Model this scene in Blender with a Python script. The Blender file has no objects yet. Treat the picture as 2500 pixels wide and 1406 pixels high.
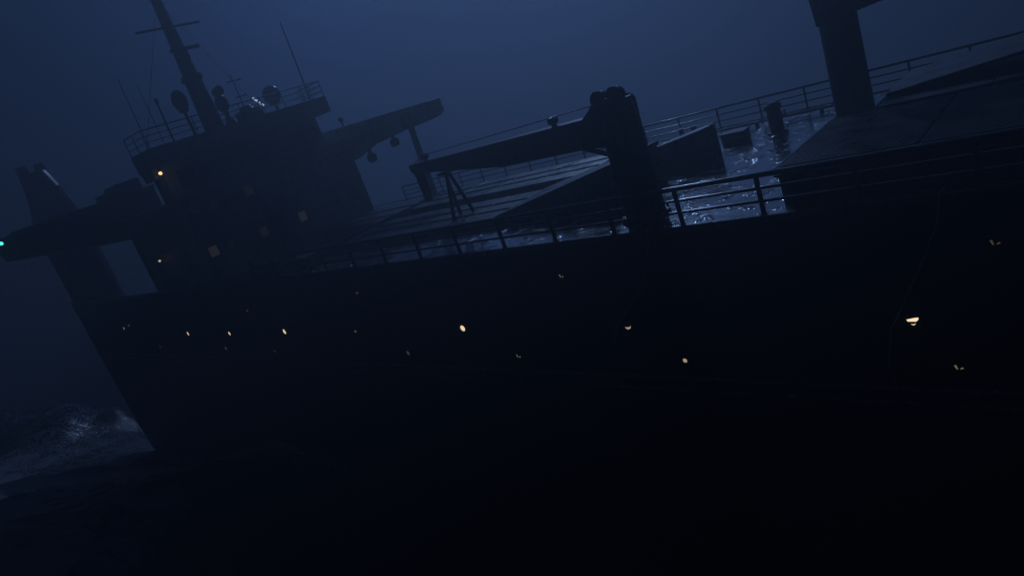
import bpy, math, random
import numpy as np
from mathutils import Matrix, Vector
random.seed(7)
rng = np.random.default_rng(7)
scene = bpy.context.scene
col = scene.collection

# ------------------------------------------------------------------ camera
cd = bpy.data.cameras.new('camera')
cam = bpy.data.objects.new('camera', cd)
col.objects.link(cam)
cd.sensor_width = 36.0
cd.lens = 24.28
cd.clip_start = 0.1
cd.clip_end = 4000
CAM_H = 6.0
cam.matrix_world = Matrix(((0.9928768, 0.1191452, 0.0, 0.0),
                           (0.0100661, -0.0838838, -0.9964247, 0.0),
                           (-0.1187192, 0.9893270, -0.0844856, CAM_H),
                           (0, 0, 0, 1)))
scene.camera = cam

# ------------------------------------------------------------------ sky and moon
MOON_EL, MOON_AZ = 50.0, 4.0          # degrees; azimuth clockwise from +Y
el, az = math.radians(MOON_EL), math.radians(MOON_AZ)
moon_dir = Vector((math.sin(az) * math.cos(el), math.cos(az) * math.cos(el), math.sin(el)))
world = bpy.data.worlds.new('World')
scene.world = world
world.use_nodes = True
nt = world.node_tree
for n in list(nt.nodes):
    nt.nodes.remove(n)
N = nt.nodes.new
wout = N('ShaderNodeOutputWorld')
bg = N('ShaderNodeBackground')
sky = N('ShaderNodeTexSky')
sky.sky_type = 'NISHITA'
sky.sun_disc = False
sky.sun_elevation = el
sky.sun_rotation = az
sky.air_density = 1.0
sky.dust_density = 1.0
sky.ozone_density = 3.0
# night grade of the clear-air sky, then the moon's glow through storm cloud
tint = N('ShaderNodeMix'); tint.data_type = 'RGBA'; tint.blend_type = 'MULTIPLY'
tint.inputs[0].default_value = 1.0
tint.inputs[7].default_value = (0.0022, 0.0031, 0.0052, 1)
# overcast falloff: the whole sky is about three times darker at the horizon than overhead
tc0 = N('ShaderNodeTexCoord'); sep = N('ShaderNodeSeparateXYZ')
nt.links.new(tc0.outputs['Generated'], sep.inputs[0])
ov = N('ShaderNodeMath'); ov.operation = 'MULTIPLY_ADD'; ov.use_clamp = True
ov.inputs[1].default_value = 0.80; ov.inputs[2].default_value = 0.20
nt.links.new(sep.outputs['Z'], ov.inputs[0])
ovs = N('ShaderNodeVectorMath'); ovs.operation = 'SCALE'
nt.links.new(sky.outputs[0], ovs.inputs[0]); nt.links.new(ov.outputs[0], ovs.inputs['Scale'])
nt.links.new(ovs.outputs[0], tint.inputs[6])
tc = N('ShaderNodeTexCoord')
dot = N('ShaderNodeVectorMath'); dot.operation = 'DOT_PRODUCT'
GLOW_AZ, GLOW_EL = math.radians(1), math.radians(43)
dot.inputs[1].default_value = (math.sin(GLOW_AZ) * math.cos(GLOW_EL), math.cos(GLOW_AZ) * math.cos(GLOW_EL), math.sin(GLOW_EL))
nt.links.new(tc.outputs['Generated'], dot.inputs[0])
half = N('ShaderNodeMath'); half.operation = 'MULTIPLY_ADD'; half.use_clamp = True
half.inputs[1].default_value = 0.5; half.inputs[2].default_value = 0.5
nt.links.new(dot.outputs['Value'], half.inputs[0])
pw = N('ShaderNodeMath'); pw.operation = 'POWER'; pw.inputs[1].default_value = 13.0
nt.links.new(half.outputs[0], pw.inputs[0])
cloud = N('ShaderNodeTexNoise'); cloud.inputs['Scale'].default_value = 2.2
cloud.inputs['Detail'].default_value = 4.0; cloud.inputs['Roughness'].default_value = 0.45
nt.links.new(tc.outputs['Generated'], cloud.inputs['Vector'])
cm = N('ShaderNodeMapRange'); cm.inputs[1].default_value = 0.3; cm.inputs[2].default_value = 0.7
cm.inputs[3].default_value = 0.66; cm.inputs[4].default_value = 1.25
nt.links.new(cloud.outputs['Fac'], cm.inputs[0])
glow = N('ShaderNodeMath'); glow.operation = 'MULTIPLY'
nt.links.new(pw.outputs[0], glow.inputs[0]); nt.links.new(cm.outputs[0], glow.inputs[1])
gcol = N('ShaderNodeVectorMath'); gcol.operation = 'SCALE'
gcol.inputs[0].default_value = (0.012, 0.038, 0.135)
nt.links.new(glow.outputs[0], gcol.inputs['Scale'])
add = N('ShaderNodeVectorMath'); add.operation = 'ADD'
nt.links.new(tint.outputs[2], add.inputs[0]); nt.links.new(gcol.outputs[0], add.inputs[1])
nt.links.new(add.outputs[0], bg.inputs[0])
bg.inputs[1].default_value = 1.0
nt.links.new(bg.outputs[0], wout.inputs[0])

sd = bpy.data.lights.new('moon', 'SUN')
sd.energy = 0.44
sd.angle = math.radians(1.5)
sd.color = (0.33, 0.54, 1.0)
moon = bpy.data.objects.new('moon', sd)
moon.rotation_euler = (-moon_dir).to_track_quat('-Z', 'Y').to_euler()
moon.location = moon_dir * 200
col.objects.link(moon)

scene.view_settings.view_transform = 'Standard'
scene.view_settings.look = 'None'
scene.view_settings.gamma = 1.0
scene.view_settings.use_curve_mapping = False
scene.view_settings.exposure = 0.0
scene.render.engine = 'CYCLES'
scene.cycles.use_denoising = True
scene.cycles.max_bounces = 5
scene.cycles.diffuse_bounces = 2
scene.cycles.glossy_bounces = 3
scene.cycles.volume_bounces = 1
scene.cycles.sample_clamp_indirect = 2.0
scene.cycles.use_light_tree = True

# ------------------------------------------------------------------ ship frame
# ship coordinates: s metres towards the stern, w metres from the starboard side, h metres above deck.
SHIP = Matrix(((0.7200484, 0.6590037, -0.2173580, 12.12026),
               (-0.6874829, 0.6348879, -0.3525404, 12.44086),
               (-0.0943274, 0.4032760, 0.9102037, 7.84778),
               (0, 0, 0, 1)))
SHIPI = SHIP.inverted()
def S(s, w, h):
    return Vector((-s, w, h))

# ------------------------------------------------------------------ materials
def mat(name, base, rough=0.5, metal=0.0, var=0.35, nscale=3.0, bump=0.0, bscale=20.0, rvar=0.15, rust=None, rust_amt=0.5, spec=0.5, coat=0.0):
    m = bpy.data.materials.new(name); m.use_nodes = True
    t = m.node_tree; L = t.links.new; A = t.nodes.new
    b = t.nodes['Principled BSDF']
    b.inputs['Metallic'].default_value = metal
    b.inputs['Specular IOR Level'].default_value = spec
    if coat:
        b.inputs['Coat Weight'].default_value = coat; b.inputs['Coat Roughness'].default_value = 0.05; b.inputs['Coat IOR'].default_value = 1.4
    tc = A('ShaderNodeTexCoord')
    n1 = A('ShaderNodeTexNoise'); n1.inputs['Scale'].default_value = nscale
    n1.inputs['Detail'].default_value = 6; n1.inputs['Roughness'].default_value = 0.6
    L(tc.outputs['Object'], n1.inputs['Vector'])
    mr = A('ShaderNodeMapRange'); mr.inputs[1].default_value = 0.3; mr.inputs[2].default_value = 0.7
    mr.inputs[3].default_value = 1 - var; mr.inputs[4].default_value = 1 + var
    L(n1.outputs['Fac'], mr.inputs[0])
    sc = A('ShaderNodeVectorMath'); sc.operation = 'SCALE'; sc.inputs[0].default_value = base
    L(mr.outputs[0], sc.inputs['Scale'])
    out = sc.outputs[0]
    if rust:
        n2 = A('ShaderNodeTexNoise'); n2.inputs['Scale'].default_value = nscale * 0.7
        n2.inputs['Detail'].default_value = 9; n2.inputs['Roughness'].default_value = 0.7
        mp = A('ShaderNodeMapping'); mp.inputs['Location'].default_value = (5, 3, 9); mp.inputs['Scale'].default_value = (1, 1, 0.35)
        L(tc.outputs['Object'], mp.inputs[0]); L(mp.outputs[0], n2.inputs['Vector'])
        r2 = A('ShaderNodeMapRange'); r2.inputs[1].default_value = 0.62 - 0.14 * rust_amt; r2.inputs[2].default_value = 0.72
        L(n2.outputs['Fac'], r2.inputs[0])
        mx = A('ShaderNodeMix'); mx.data_type = 'RGBA'
        mx.inputs[7].default_value = (*rust, 1)
        L(r2.outputs[0], mx.inputs[0]); L(out, mx.inputs[6]); out = mx.outputs[2]
    L(out, b.inputs['Base Color'])
    rr = A('ShaderNodeMapRange'); rr.inputs[1].default_value = 0.3; rr.inputs[2].default_value = 0.7
    rr.inputs[3].default_value = max(0.03, rough - rvar); rr.inputs[4].default_value = min(1, rough + rvar)
    L(n1.outputs['Fac'], rr.inputs[0]); L(rr.outputs[0], b.inputs['Roughness'])
    if bump > 0:
        n3 = A('ShaderNodeTexNoise'); n3.inputs['Scale'].default_value = bscale; n3.inputs['Detail'].default_value = 4
        L(tc.outputs['Object'], n3.inputs['Vector'])
        bp = A('ShaderNodeBump'); bp.inputs['Strength'].default_value = 1.0; bp.inputs['Distance'].default_value = bump
        L(n3.outputs['Fac'], bp.inputs['Height']); L(bp.outputs[0], b.inputs['Normal'])
        if coat: L(bp.outputs[0], b.inputs['Coat Normal'])
    return m

def lit(name, colr, strength):
    m = bpy.data.materials.new(name); m.use_nodes = True
    b = m.node_tree.nodes['Principled BSDF']
    b.inputs['Base Color'].default_value = (0.2, 0.2, 0.2, 1)
    b.inputs['Roughness'].default_value = 0.25
    b.inputs['Emission Color'].default_value = (*colr, 1)
    b.inputs['Emission Strength'].default_value = strength
    return m

RUST = (0.05, 0.022, 0.012)
M_HULL = mat('hull_paint', (0.013, 0.0125, 0.012), 0.42, 0.0, 0.4, 0.6, 0.004, 1.3, 0.1, RUST, 0.8)
M_DECK = mat('wet_deck_steel', (0.20, 0.21, 0.23), 0.16, 0.85, 0.3, 0.9, 0.060, 7.0, 0.08, (0.10, 0.06, 0.04), 0.3, spec=0.8, coat=1.0)
def ripple_patches(m):
    t = m.node_tree; A = t.nodes.new; L = t.links.new
    bp = next(n for n in t.nodes if n.type == 'BUMP')
    tc = next(n for n in t.nodes if n.type == 'TEX_COORD')
    src = bp.inputs['Height'].links[0].from_socket
    pn = A('ShaderNodeTexNoise'); pn.inputs['Scale'].default_value = 1.6; pn.inputs['Detail'].default_value = 4
    L(tc.outputs['Object'], pn.inputs['Vector'])
    mr = A('ShaderNodeMapRange'); mr.inputs[1].default_value = .55; mr.inputs[2].default_value = .70; mr.inputs[3].default_value = .14; mr.inputs[4].default_value = 1.9
    L(pn.outputs['Fac'], mr.inputs[0])
    mu = A('ShaderNodeMath'); mu.operation = 'MULTIPLY'
    L(src, mu.inputs[0]); L(mr.outputs[0], mu.inputs[1]); L(mu.outputs[0], bp.inputs['Height'])
ripple_patches(M_DECK)
M_STEEL = mat('dark_painted_steel', (0.05, 0.05, 0.053), 0.4, 0.0, 0.35, 2.0, 0.002, 14.0, 0.18, RUST, 0.7)
M_RAIL = mat('wet_rail_steel', (0.20, 0.202, 0.208), 0.20, 0.55, 0.3, 4.0, 0.001, 30.0, 0.1, RUST, 0.6)
M_HATCH = mat('wet_hatch_steel', (0.13, 0.132, 0.138), 0.36, 0.30, 0.4, 1.4, 0.008, 10.0, 0.16, RUST, 0.6, spec=0.6)
M_WET = mat('wet_bare_steel', (0.45, 0.46, 0.48), 0.16, 0.85, 0.3, 5.0, 0.003, 25.0, 0.08)
M_HOUSE = mat('house_paint', (0.50, 0.50, 0.50), 0.5, 0.0, 0.3, 1.0, 0.002, 8.0, 0.1, RUST, 0.6)
M_BOOM = mat('boom_paint', (0.60, 0.61, 0.63), 0.5, 0.0, 0.3, 1.5, 0.002, 9.0, 0.1, RUST, 0.7)
M_DOME = mat('dome_plastic', (0.25, 0.25, 0.25), 0.35, 0.0, 0.1, 4.0)
M_GLASS = mat('dark_window_glass', (0.010, 0.011, 0.013), 0.08, 0.0, 0.1, 2.0, rvar=0.02)
M_FRAME = mat('window_frame_steel', (0.05, 0.05, 0.05), 0.4, 0.0, 0.2, 6.0)
M_ROPE = mat('wet_rope', (0.55, 0.54, 0.50), 0.5, 0.0, 0.3, 12.0, 0.003, 60.0)
M_WIRE = mat('wire_cable', (0.03, 0.03, 0.03), 0.4, 0.3, 0.2, 12.0)
M_BULB = lit('amber_bulb', (1.0, 0.68, 0.32), 2.2)
M_BULB2 = lit('small_amber_bulb', (1.0, 0.66, 0.32), 1.1)
M_GREEN = lit('green_lens', (0.05, 1.0, 0.55), 8.0)
M_TUBE = lit('cold_tube', (0.45, 0.66, 1.0), 1.0)
PORT = {k: lit('porthole_light_' + k, (1.0, 0.74, 0.46), v) for k, v in dict(bright=1.35, mid=0.5, dim=0.18, faint=0.06).items()}
WIN = {k: lit('window_light_' + k, (1.0, 0.90, 0.80), v) for k, v in dict(bright=0.020, mid=0.007, dim=0.002).items()}

# ------------------------------------------------------------------ mesh helpers
class G:
    def __init__(self):
        self.v, self.f, self.sm = [], [], []
    def add(self, vs, fs, smooth=False):
        o = len(self.v)
        self.v += [Vector(p) for p in vs]
        self.f += [tuple(o + i for i in f) for f in fs]
        self.sm += [smooth] * len(fs)
        return self
    def hexa(self, p):          # 8 corners: bottom ring 0-3, top ring 4-7
        return self.add(p, [(3, 2, 1, 0), (4, 5, 6, 7), (0, 1, 5, 4), (1, 2, 6, 5), (2, 3, 7, 6), (3, 0, 4, 7)])
    def box(self, s0, s1, w0, w1, h0, h1):
        return self.hexa([S(s1, w0, h0), S(s0, w0, h0), S(s0, w1, h0), S(s1, w1, h0),
                          S(s1, w0, h1), S(s0, w0, h1), S(s0, w1, h1), S(s1, w1, h1)])
    def cyl(self, p0, p1, r0, r1=None, n=12, caps=True, smooth=True):
        r1 = r0 if r1 is None else r1
        p0, p1 = Vector(p0), Vector(p1)
        d = (p1 - p0).normalized()
        a = d.orthogonal().normalized(); b = d.cross(a)
        vs = []
        for p, r in ((p0, r0), (p1, r1)):
            for i in range(n):
                t = 2 * math.pi * i / n
                vs.append(p + a * (r * math.cos(t)) + b * (r * math.sin(t)))
        self.add(vs, [(i, (i + 1) % n, n + (i + 1) % n, n + i) for i in range(n)], smooth)
        if caps:
            self.add(vs[:n], [tuple(reversed(range(n)))]); self.add(vs[n:], [tuple(range(n))])
        return self
    def tube(self, path, r, n=6):
        path = [Vector(p) for p in path]
        rings = []
        a = None
        for i, p in enumerate(path):
            d = (path[min(i + 1, len(path) - 1)] - path[max(i - 1, 0)]).normalized()
            a = (d.orthogonal() if a is None else a - d * a.dot(d)).normalized()
            b = d.cross(a)
            rings += [p + a * (r * math.cos(2 * math.pi * k / n)) + b * (r * math.sin(2 * math.pi * k / n)) for k in range(n)]
        fs = []
        for i in range(len(path) - 1):
            for k in range(n):
                fs.append((i * n + k, i * n + (k + 1) % n, (i + 1) * n + (k + 1) % n, (i + 1) * n + k))
        fs.append(tuple(reversed(range(n)))); fs.append(tuple((len(path) - 1) * n + k for k in range(n)))
        return self.add(rings, fs, True)
    def ball(self, c, rx, ry=None, rz=None, nu=16, nv=10):
        ry = rx if ry is None else ry; rz = rx if rz is None else rz
        c = Vector(c); vs = [c + Vector((0, 0, -rz))]
        for j in range(1, nv):
            ph = -math.pi / 2 + math.pi * j / nv
            for i in range(nu):
                t = 2 * math.pi * i / nu
                vs.append(c + Vector((rx * math.cos(ph) * math.cos(t), ry * math.cos(ph) * math.sin(t), rz * math.sin(ph))))
        vs.append(c + Vector((0, 0, rz)))
        fs = [(0, 1 + (i + 1) % nu, 1 + i) for i in range(nu)]
        for j in range(nv - 2):
            for i in range(nu):
                a, b = 1 + j * nu + i, 1 + j * nu + (i + 1) % nu
                fs.append((a, b, b + nu, a + nu))
        top = len(vs) - 1; o = 1 + (nv - 2) * nu
        fs += [(o + i, o + (i + 1) % nu, top) for i in range(nu)]
        return self.add(vs, fs, True)
    def prism_sh(self, poly, w0, w1):       # polygon in (s, h), extruded across the ship
        n = len(poly)
        a = [S(s, w0, h) for s, h in poly]; b = [S(s, w1, h) for s, h in poly]
        area = sum(poly[i][0] * poly[(i + 1) % n][1] - poly[(i + 1) % n][0] * poly[i][1] for i in range(n))
        fs = [tuple(range(n)), tuple(reversed(range(n, 2 * n)))] + [(i, n + i, n + (i + 1) % n, (i + 1) % n) for i in range(n)]
        if area > 0:
            fs = [tuple(reversed(f)) for f in fs]
        return self.add(a + b, fs)
    def prism_wh(self, poly, s0, s1):       # polygon in (w, h), extruded along the ship
        n = len(poly)
        a = [S(s0, w, h) for w, h in poly]; b = [S(s1, w, h) for w, h in poly]
        area = sum(poly[i][0] * poly[(i + 1) % n][1] - poly[(i + 1) % n][0] * poly[i][1] for i in range(n))
        fs = [tuple(range(n)), tuple(reversed(range(n, 2 * n)))] + [(i, n + i, n + (i + 1) % n, (i + 1) % n) for i in range(n)]
        if area < 0:
            fs = [tuple(reversed(f)) for f in fs]
        return self.add(a + b, fs)
    def ring(self, c, nrm, R, r, nu=20, nv=8):
        c, nrm = Vector(c), Vector(nrm).normalized()
        a = nrm.orthogonal().normalized(); b = nrm.cross(a)
        vs, fs = [], []
        for i in range(nu):
            t = 2 * math.pi * i / nu; d = a * math.cos(t) + b * math.sin(t)
            for j in range(nv):
                q = 2 * math.pi * j / nv
                vs.append(c + d * (R + r * math.cos(q)) + nrm * (r * math.sin(q)))
        for i in range(nu):
            for j in range(nv):
                fs.append((i * nv + j, ((i + 1) % nu) * nv + j, ((i + 1) % nu) * nv + (j + 1) % nv, i * nv + (j + 1) % nv))
        return self.add(vs, fs, True)

def mesh_of(name, g, m, base):
    me = bpy.data.meshes.new(name)
    me.from_pydata([p - base for p in g.v], [], g.f)
    me.polygons.foreach_set('use_smooth', g.sm)
    if m: me.materials.append(m)
    me.update()
    return me

def tag(o, label=None, cat=None, group=None, kind=None):
    if label: o['label'] = label
    if cat: o['category'] = cat
    if group: o['group'] = group
    if kind: o['kind'] = kind
    return o

def bev(o, w=0.02, seg=2):
    b = o.modifiers.new('bevel', 'BEVEL'); b.width = w; b.segments = seg; b.limit_method = 'ANGLE'; b.angle_limit = math.radians(35)
    b.harden_normals = False
    return o

class Thing:
    """An Empty at the thing's base in the ship's frame; parts are children, sub-parts grandchildren."""
    def __init__(self, name, base, label, cat, group=None, frame=SHIP):
        self.base = Vector(base)
        self.o = bpy.data.objects.new(name, None)
        col.objects.link(self.o)
        self.o.matrix_world = frame @ Matrix.Translation(self.base)
        tag(self.o, label, cat, group)
    def part(self, name, g, m, parent=None, bevel=0):
        o = bpy.data.objects.new(name, mesh_of(name, g, m, self.base))
        col.objects.link(o)
        o.parent = parent or self.o
        if bevel: bev(o, bevel)
        return o
    def inst(self, name, me, off, parent=None):
        o = bpy.data.objects.new(name, me); col.objects.link(o)
        o.parent = parent or self.o
        o.location = off
        return o

def single(name, g, m, base, label, cat, group=None, bevel=0):
    base = Vector(base)
    o = bpy.data.objects.new(name, mesh_of(name, g, m, base))
    col.objects.link(o)
    o.matrix_world = SHIP @ Matrix.Translation(base)
    if bevel: bev(o, bevel)
    return tag(o, label, cat, group)

# ------------------------------------------------------------------ sea
HULL_S1 = 72.2
def sea_waves():
    comps = []
    for lam, amp, th in ((46, .50, 2.2), (31, .36, 2.6), (22, .24, 1.8), (16, .20, 2.9), (11.5, .15, 2.1), (8.2, .11, 3.1), (6.1, .085, 1.5), (4.6, .06, 2.5),
                         (3.5, .045, 3.4), (2.7, .034, 1.9), (2.1, .026, 2.8), (1.6, .019, 1.2), (1.25, .014, 3.0), (1.0, .010, 2.3), (.8, .007, 0.9), (.62, .005, 3.7)):
        comps.append((2 * math.pi / lam, amp, th + rng.normal() * .15, rng.uniform(0, 6.28)))
        comps.append((2 * math.pi / (lam * 1.17), amp * .7, th + rng.normal() * .5, rng.uniform(0, 6.28)))
    return comps
def build_sea():
    n = 620
    u = np.linspace(-1, 1, n)
    def spread(u, c, lim_lo, lim_hi):
        k = 4.6
        g = np.sinh(k * u) / np.sinh(k)
        return np.where(g < 0, c + g * (c - lim_lo), c + g * (lim_hi - c))
    X, Y = np.meshgrid(spread(u, -16, -330, 330), spread(u, 34, -70, 400))
    X0, Y0 = X.copy(), Y.copy()
    Z = np.zeros_like(X)
    cell = np.maximum(np.gradient(X, axis=1), np.gradient(Y, axis=0))
    jac = np.zeros_like(X)
    for k, a, th, ph in sea_waves():
        lam = 2 * math.pi / k
        fade = np.clip((lam / cell - 2.5) / 3.0, 0, 1)
        d = (math.cos(th), math.sin(th))
        q = k * (X0 * d[0] + Y0 * d[1]) + ph
        Z += fade * a * np.cos(q)
        X -= fade * 0.8 * a * d[0] * np.sin(q); Y -= fade * 0.8 * a * d[1] * np.sin(q)
        jac += fade * 0.8 * a * k * np.cos(q)
    # one steep storm swell running up to the stern
    u = np.array((.84, .54)); nrm = np.array((-.54, .84))
    al = (X0 + 50) * u[0] + (Y0 - 72) * u[1]; ac = (X0 + 50) * nrm[0] + (Y0 - 72) * nrm[1] + 1.6 * np.sin(al * .17) + .7 * np.sin(al * .45 + 1)
    swell = (4.9 + .5 * np.sin(al * .33 + .6) + .22 * np.sin(al * 1.1)) * np.exp(-(np.where(ac < 0, ac / 10.0, ac / 14.0)) ** 2) / (1 + np.exp((al - 11) / 3.0)) / (1 + np.exp((-al - 60) / 10.0))
    Z += swell
    # churned water along the hull, strongest at the stern quarter
    si = np.array(SHIPI)
    s_ = -(si[0, 0] * X + si[0, 1] * Y + si[0, 2] * Z + si[0, 3])
    w_ = si[1, 0] * X + si[1, 1] * Y + si[1, 2] * Z + si[1, 3]
    near = np.exp(-np.abs(np.minimum(w_, 0)) / 3.0) * np.clip((s_ - 25) / 20, 0, 1) * np.exp(-np.maximum(s_ - 74, 0) / 5)
    wash = np.exp(-(((X + 26) / 5.0) ** 2 + ((Y - 44.5) / 3.2) ** 2)) + .95 * np.exp(-(((X + 35) / 6) ** 2 + ((Y - 51) / 4) ** 2)) + .7 * np.exp(-(((X + 44) / 8) ** 2 + ((Y - 66) / 6) ** 2)) + 1.0 * np.exp(-(((X + 36.5) / 8) ** 2 + ((Y - 46) / 4.0) ** 2)) + 1.0 * np.exp(-(((X + 46) / 5) ** 2 + ((Y - 58) / 5) ** 2))
    rough = np.zeros_like(X)
    for i in range(26):
        k = rng.uniform(1.2, 8.0); th = rng.uniform(0, 6.28)
        rough += (0.16 / k ** .8) * np.abs(np.sin(.5 * k * (X0 * math.cos(th) + Y0 * math.sin(th)) + rng.uniform(0, 6.28))) * np.clip((2 * math.pi / k / cell - 2) / 2, 0, 1)
    crest = np.exp(-((ac + 1.0) / 2.2) ** 2) / (1 + np.exp((al - 11) / 3.0)) / (1 + np.exp((-al - 40) / 6.0))
    churn = np.clip(near + wash + .62 * crest, 0, 1.3)
    Z += churn * (rough * 0.55 - .12) + wash * 0.35
    foam = np.clip(np.clip((jac - 0.50) * 1.6, 0, 1) + churn * np.clip((rough - .55) * 1.1 + .62, 0, 1.1), 0, 1.05)
    vs = np.stack([X, Y, Z], -1).reshape(-1, 3)
    idx = np.arange(n * n).reshape(n, n)
    fs = np.stack([idx[:-1, :-1], idx[:-1, 1:], idx[1:, 1:], idx[1:, :-1]], -1).reshape(-1, 4)
    me = bpy.data.meshes.new('sea')
    me.vertices.add(len(vs)); me.vertices.foreach_set('co', vs.ravel().astype(np.float32))
    me.loops.add(fs.size); me.loops.foreach_set('vertex_index', fs.ravel().astype(np.int32))
    me.polygons.add(len(fs)); me.polygons.foreach_set('loop_start', (np.arange(len(fs)) * 4).astype(np.int32))
    me.polygons.foreach_set('use_smooth', np.ones(len(fs), bool))
    at = me.attributes.new('foam', 'FLOAT', 'POINT'); at.data.foreach_set('value', foam.ravel().astype(np.float32))
    me.update(calc_edges=True)
    o = bpy.data.objects.new('sea', me); col.objects.link(o); o['kind'] = 'structure'
    m = bpy.data.materials.new('sea_water'); m.use_nodes = True
    t = m.node_tree; A = t.nodes.new; L = t.links.new; b = t.nodes['Principled BSDF']
    b.inputs['IOR'].default_value = 1.333
    fa = A('ShaderNodeAttribute'); fa.attribute_name = 'foam'
    tc = A('ShaderNodeTexCoord')
    nz = A('ShaderNodeTexNoise'); nz.inputs['Scale'].default_value = 1.6; nz.inputs['Detail'].default_value = 10; nz.inputs['Roughness'].default_value = .72
    L(tc.outputs['Object'], nz.inputs['Vector'])
    vo = A('ShaderNodeTexVoronoi'); vo.inputs['Scale'].default_value = 3.3; vo.feature = 'DISTANCE_TO_EDGE'
    wob = A('ShaderNodeVectorMath'); wob.operation = 'MULTIPLY_ADD'; wob.inputs[1].default_value = (.5, .5, .5)
    L(nz.outputs['Color'], wob.inputs[0]); L(tc.outputs['Object'], wob.inputs[2]); L(wob.outputs[0], vo.inputs['Vector'])
    lace = A('ShaderNodeMapRange'); lace.inputs[1].default_value = 0.0; lace.inputs[2].default_value = 0.22; lace.inputs[3].default_value = .45; lace.inputs[4].default_value = 0
    L(vo.outputs['Distance'], lace.inputs[0])
    sm = A('ShaderNodeMath'); sm.operation = 'ADD'; L(nz.outputs['Fac'], sm.inputs[0]); L(lace.outputs[0], sm.inputs[1])
    mu = A('ShaderNodeMath'); mu.operation = 'MULTIPLY_ADD'; mu.inputs[1].default_value = 1.15; L(fa.outputs['Fac'], mu.inputs[0]); L(sm.outputs[0], mu.inputs[2])
    mr = A('ShaderNodeMapRange'); mr.inputs[1].default_value = 1.05; mr.inputs[2].default_value = 1.4
    L(mu.outputs[0], mr.inputs[0])
    mx = A('ShaderNodeMix'); mx.data_type = 'RGBA'; mx.inputs[6].default_value = (.004, .007, .011, 1); mx.inputs[7].default_value = (.80, .82, .85, 1)
    L(mr.outputs[0], mx.inputs[0]); L(mx.outputs[2], b.inputs['Base Color'])
    rr = A('ShaderNodeMapRange'); rr.inputs[3].default_value = .1; rr.inputs[4].default_value = .7
    L(mr.outputs[0], rr.inputs[0]); L(rr.outputs[0], b.inputs['Roughness'])
    n3 = A('ShaderNodeTexNoise'); n3.inputs['Scale'].default_value = 2.4; n3.inputs['Detail'].default_value = 7
    L(tc.outputs['Object'], n3.inputs['Vector'])
    bp = A('ShaderNodeBump'); bp.inputs['Distance'].default_value = .07
    L(n3.outputs['Fac'], bp.inputs['Height']); L(bp.outputs[0], b.inputs['Normal'])
    me.materials.append(m)
build_sea()

# ------------------------------------------------------------------ cargo ship: hull, deck
ship = Thing('cargo_ship', S(30, 7, 0), 'huge dark cargo ship listing towards the viewer with lit portholes along its side', 'ship')
BEAM = 14.2
def hull():
    g = G()
    prof = [(0, 0.0), (0, -2.4), (0, -5.2), (0.0, -9.0), (0.02, -13.0), (0.15, -16.5), (0.6, -19.0), (1.6, -20.8), (3.4, -21.8), (7.1, -22.2)]
    prof = prof + [(BEAM - w, h) for w, h in reversed(prof[:-1])]
    ss = [72.2, 71.6, 66, 60, 54, 48, 42, 36, 30, 24, 18, 12, 6, 0, -6, -11, -15, -19, -23, -27, -31, -34]
    n = len(prof)
    vs = []
    for s in ss:
        t = max(0.0, min(1.0, (-11 - s) / 23.0)) if s < -11 else 0
        k = 1 - t ** 1.6
        for w, h in prof:
            vs.append(S(s + (0 if s > -20 else t * t * h * .35), 7.1 + (w - 7.1) * max(k, .01), h))
    fs = []
    for i in range(len(ss) - 1):
        for j in range(n - 1):
            fs.append((i * n + j, i * n + j + 1, (i + 1) * n + j + 1, (i + 1) * n + j))
    g.add(vs, fs, True)
    g.add(vs[:n], [tuple(reversed(range(n)))])
    return g
ship.part('hull', hull(), M_HULL)
gd = G()
g_s = np.linspace(72.15, -11, 60)
gd.add([S(s, w, -0.004) for s in g_s for w in (0.02, 14.18)] + [S(s, w, -0.004) for s, w in ((-19, .9), (-19, 13.3), (-27, 3.2), (-27, 11), (-33, 6), (-33, 8.2))],
       [(2 * i, 2 * i + 2, 2 * i + 3, 2 * i + 1) for i in range(62)])
ship.part('deck', gd, M_DECK)
ship.part('gunwale_bar', G().box(-11, 72.2, -0.07, 0.05, -0.16, 0.035), M_RAIL, bevel=.012)
ship.part('gunwale_bar', G().box(-11, 72.2, 14.15, 14.27, -0.16, 0.035), M_RAIL, bevel=.012)
def strake(s0, s1, h, r):
    return G().cyl(S(s0, -0.015, h), S(s1, -0.015, h), r, r, 10)
ship.part('rubbing_strake', strake(-9, 71, -4.98, .075), M_RAIL)
ship.part('rubbing_strake', strake(-9, 71, -5.42, .06), M_RAIL)
# vertical butt straps where hull plates meet
me_butt = mesh_of('butt_strap', G().box(-.05, .05, -.012, .01, -4.85, -.2), M_HULL, Vector((0, 0, 0)))
for s in range(-5, 70, 6):
    ship.inst('butt_strap', me_butt, S(s + .7, 0, 0) - ship.base)

# railings
def railing(w, s0, s1, step, r_post, top, name_label, skip=()):
    rl = ship.part('railing', G().cyl(S(s0, w, top), S(s1, w, top), r_post * 1.05, n=10), M_RAIL)
    tag(rl, name_label)
    mp = mesh_of('post', G().cyl(S(0, 0, 0), S(0, 0, top), r_post, n=8).box(-.09, .09, -.06, .06, 0.0, .02), M_RAIL, Vector((0, 0, 0)))
    k = int(round((s1 - s0) / step))
    for i in range(k + 1):
        o = ship.inst('post', mp, S(s0 + i * step, w, .03) - ship.base, rl)
        o.rotation_euler = (random.uniform(-.015, .015), random.uniform(-.015, .015), 0)
    for f in (.36, .68):
        ship.part('lower_rail', G().cyl(S(s0, w, top * f), S(s1, w, top * f), r_post * .62, n=8), M_RAIL, rl)
railing(0.06, 7.58 - 2.35 * 6, 7.58 + 2.35 * 12, 2.35, .07, 1.08, 'starboard railing nearest the viewer', .078)
railing(14.1, -5.0, 39.0, 2.0, .045, .95, 'port railing across the deck')

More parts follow.
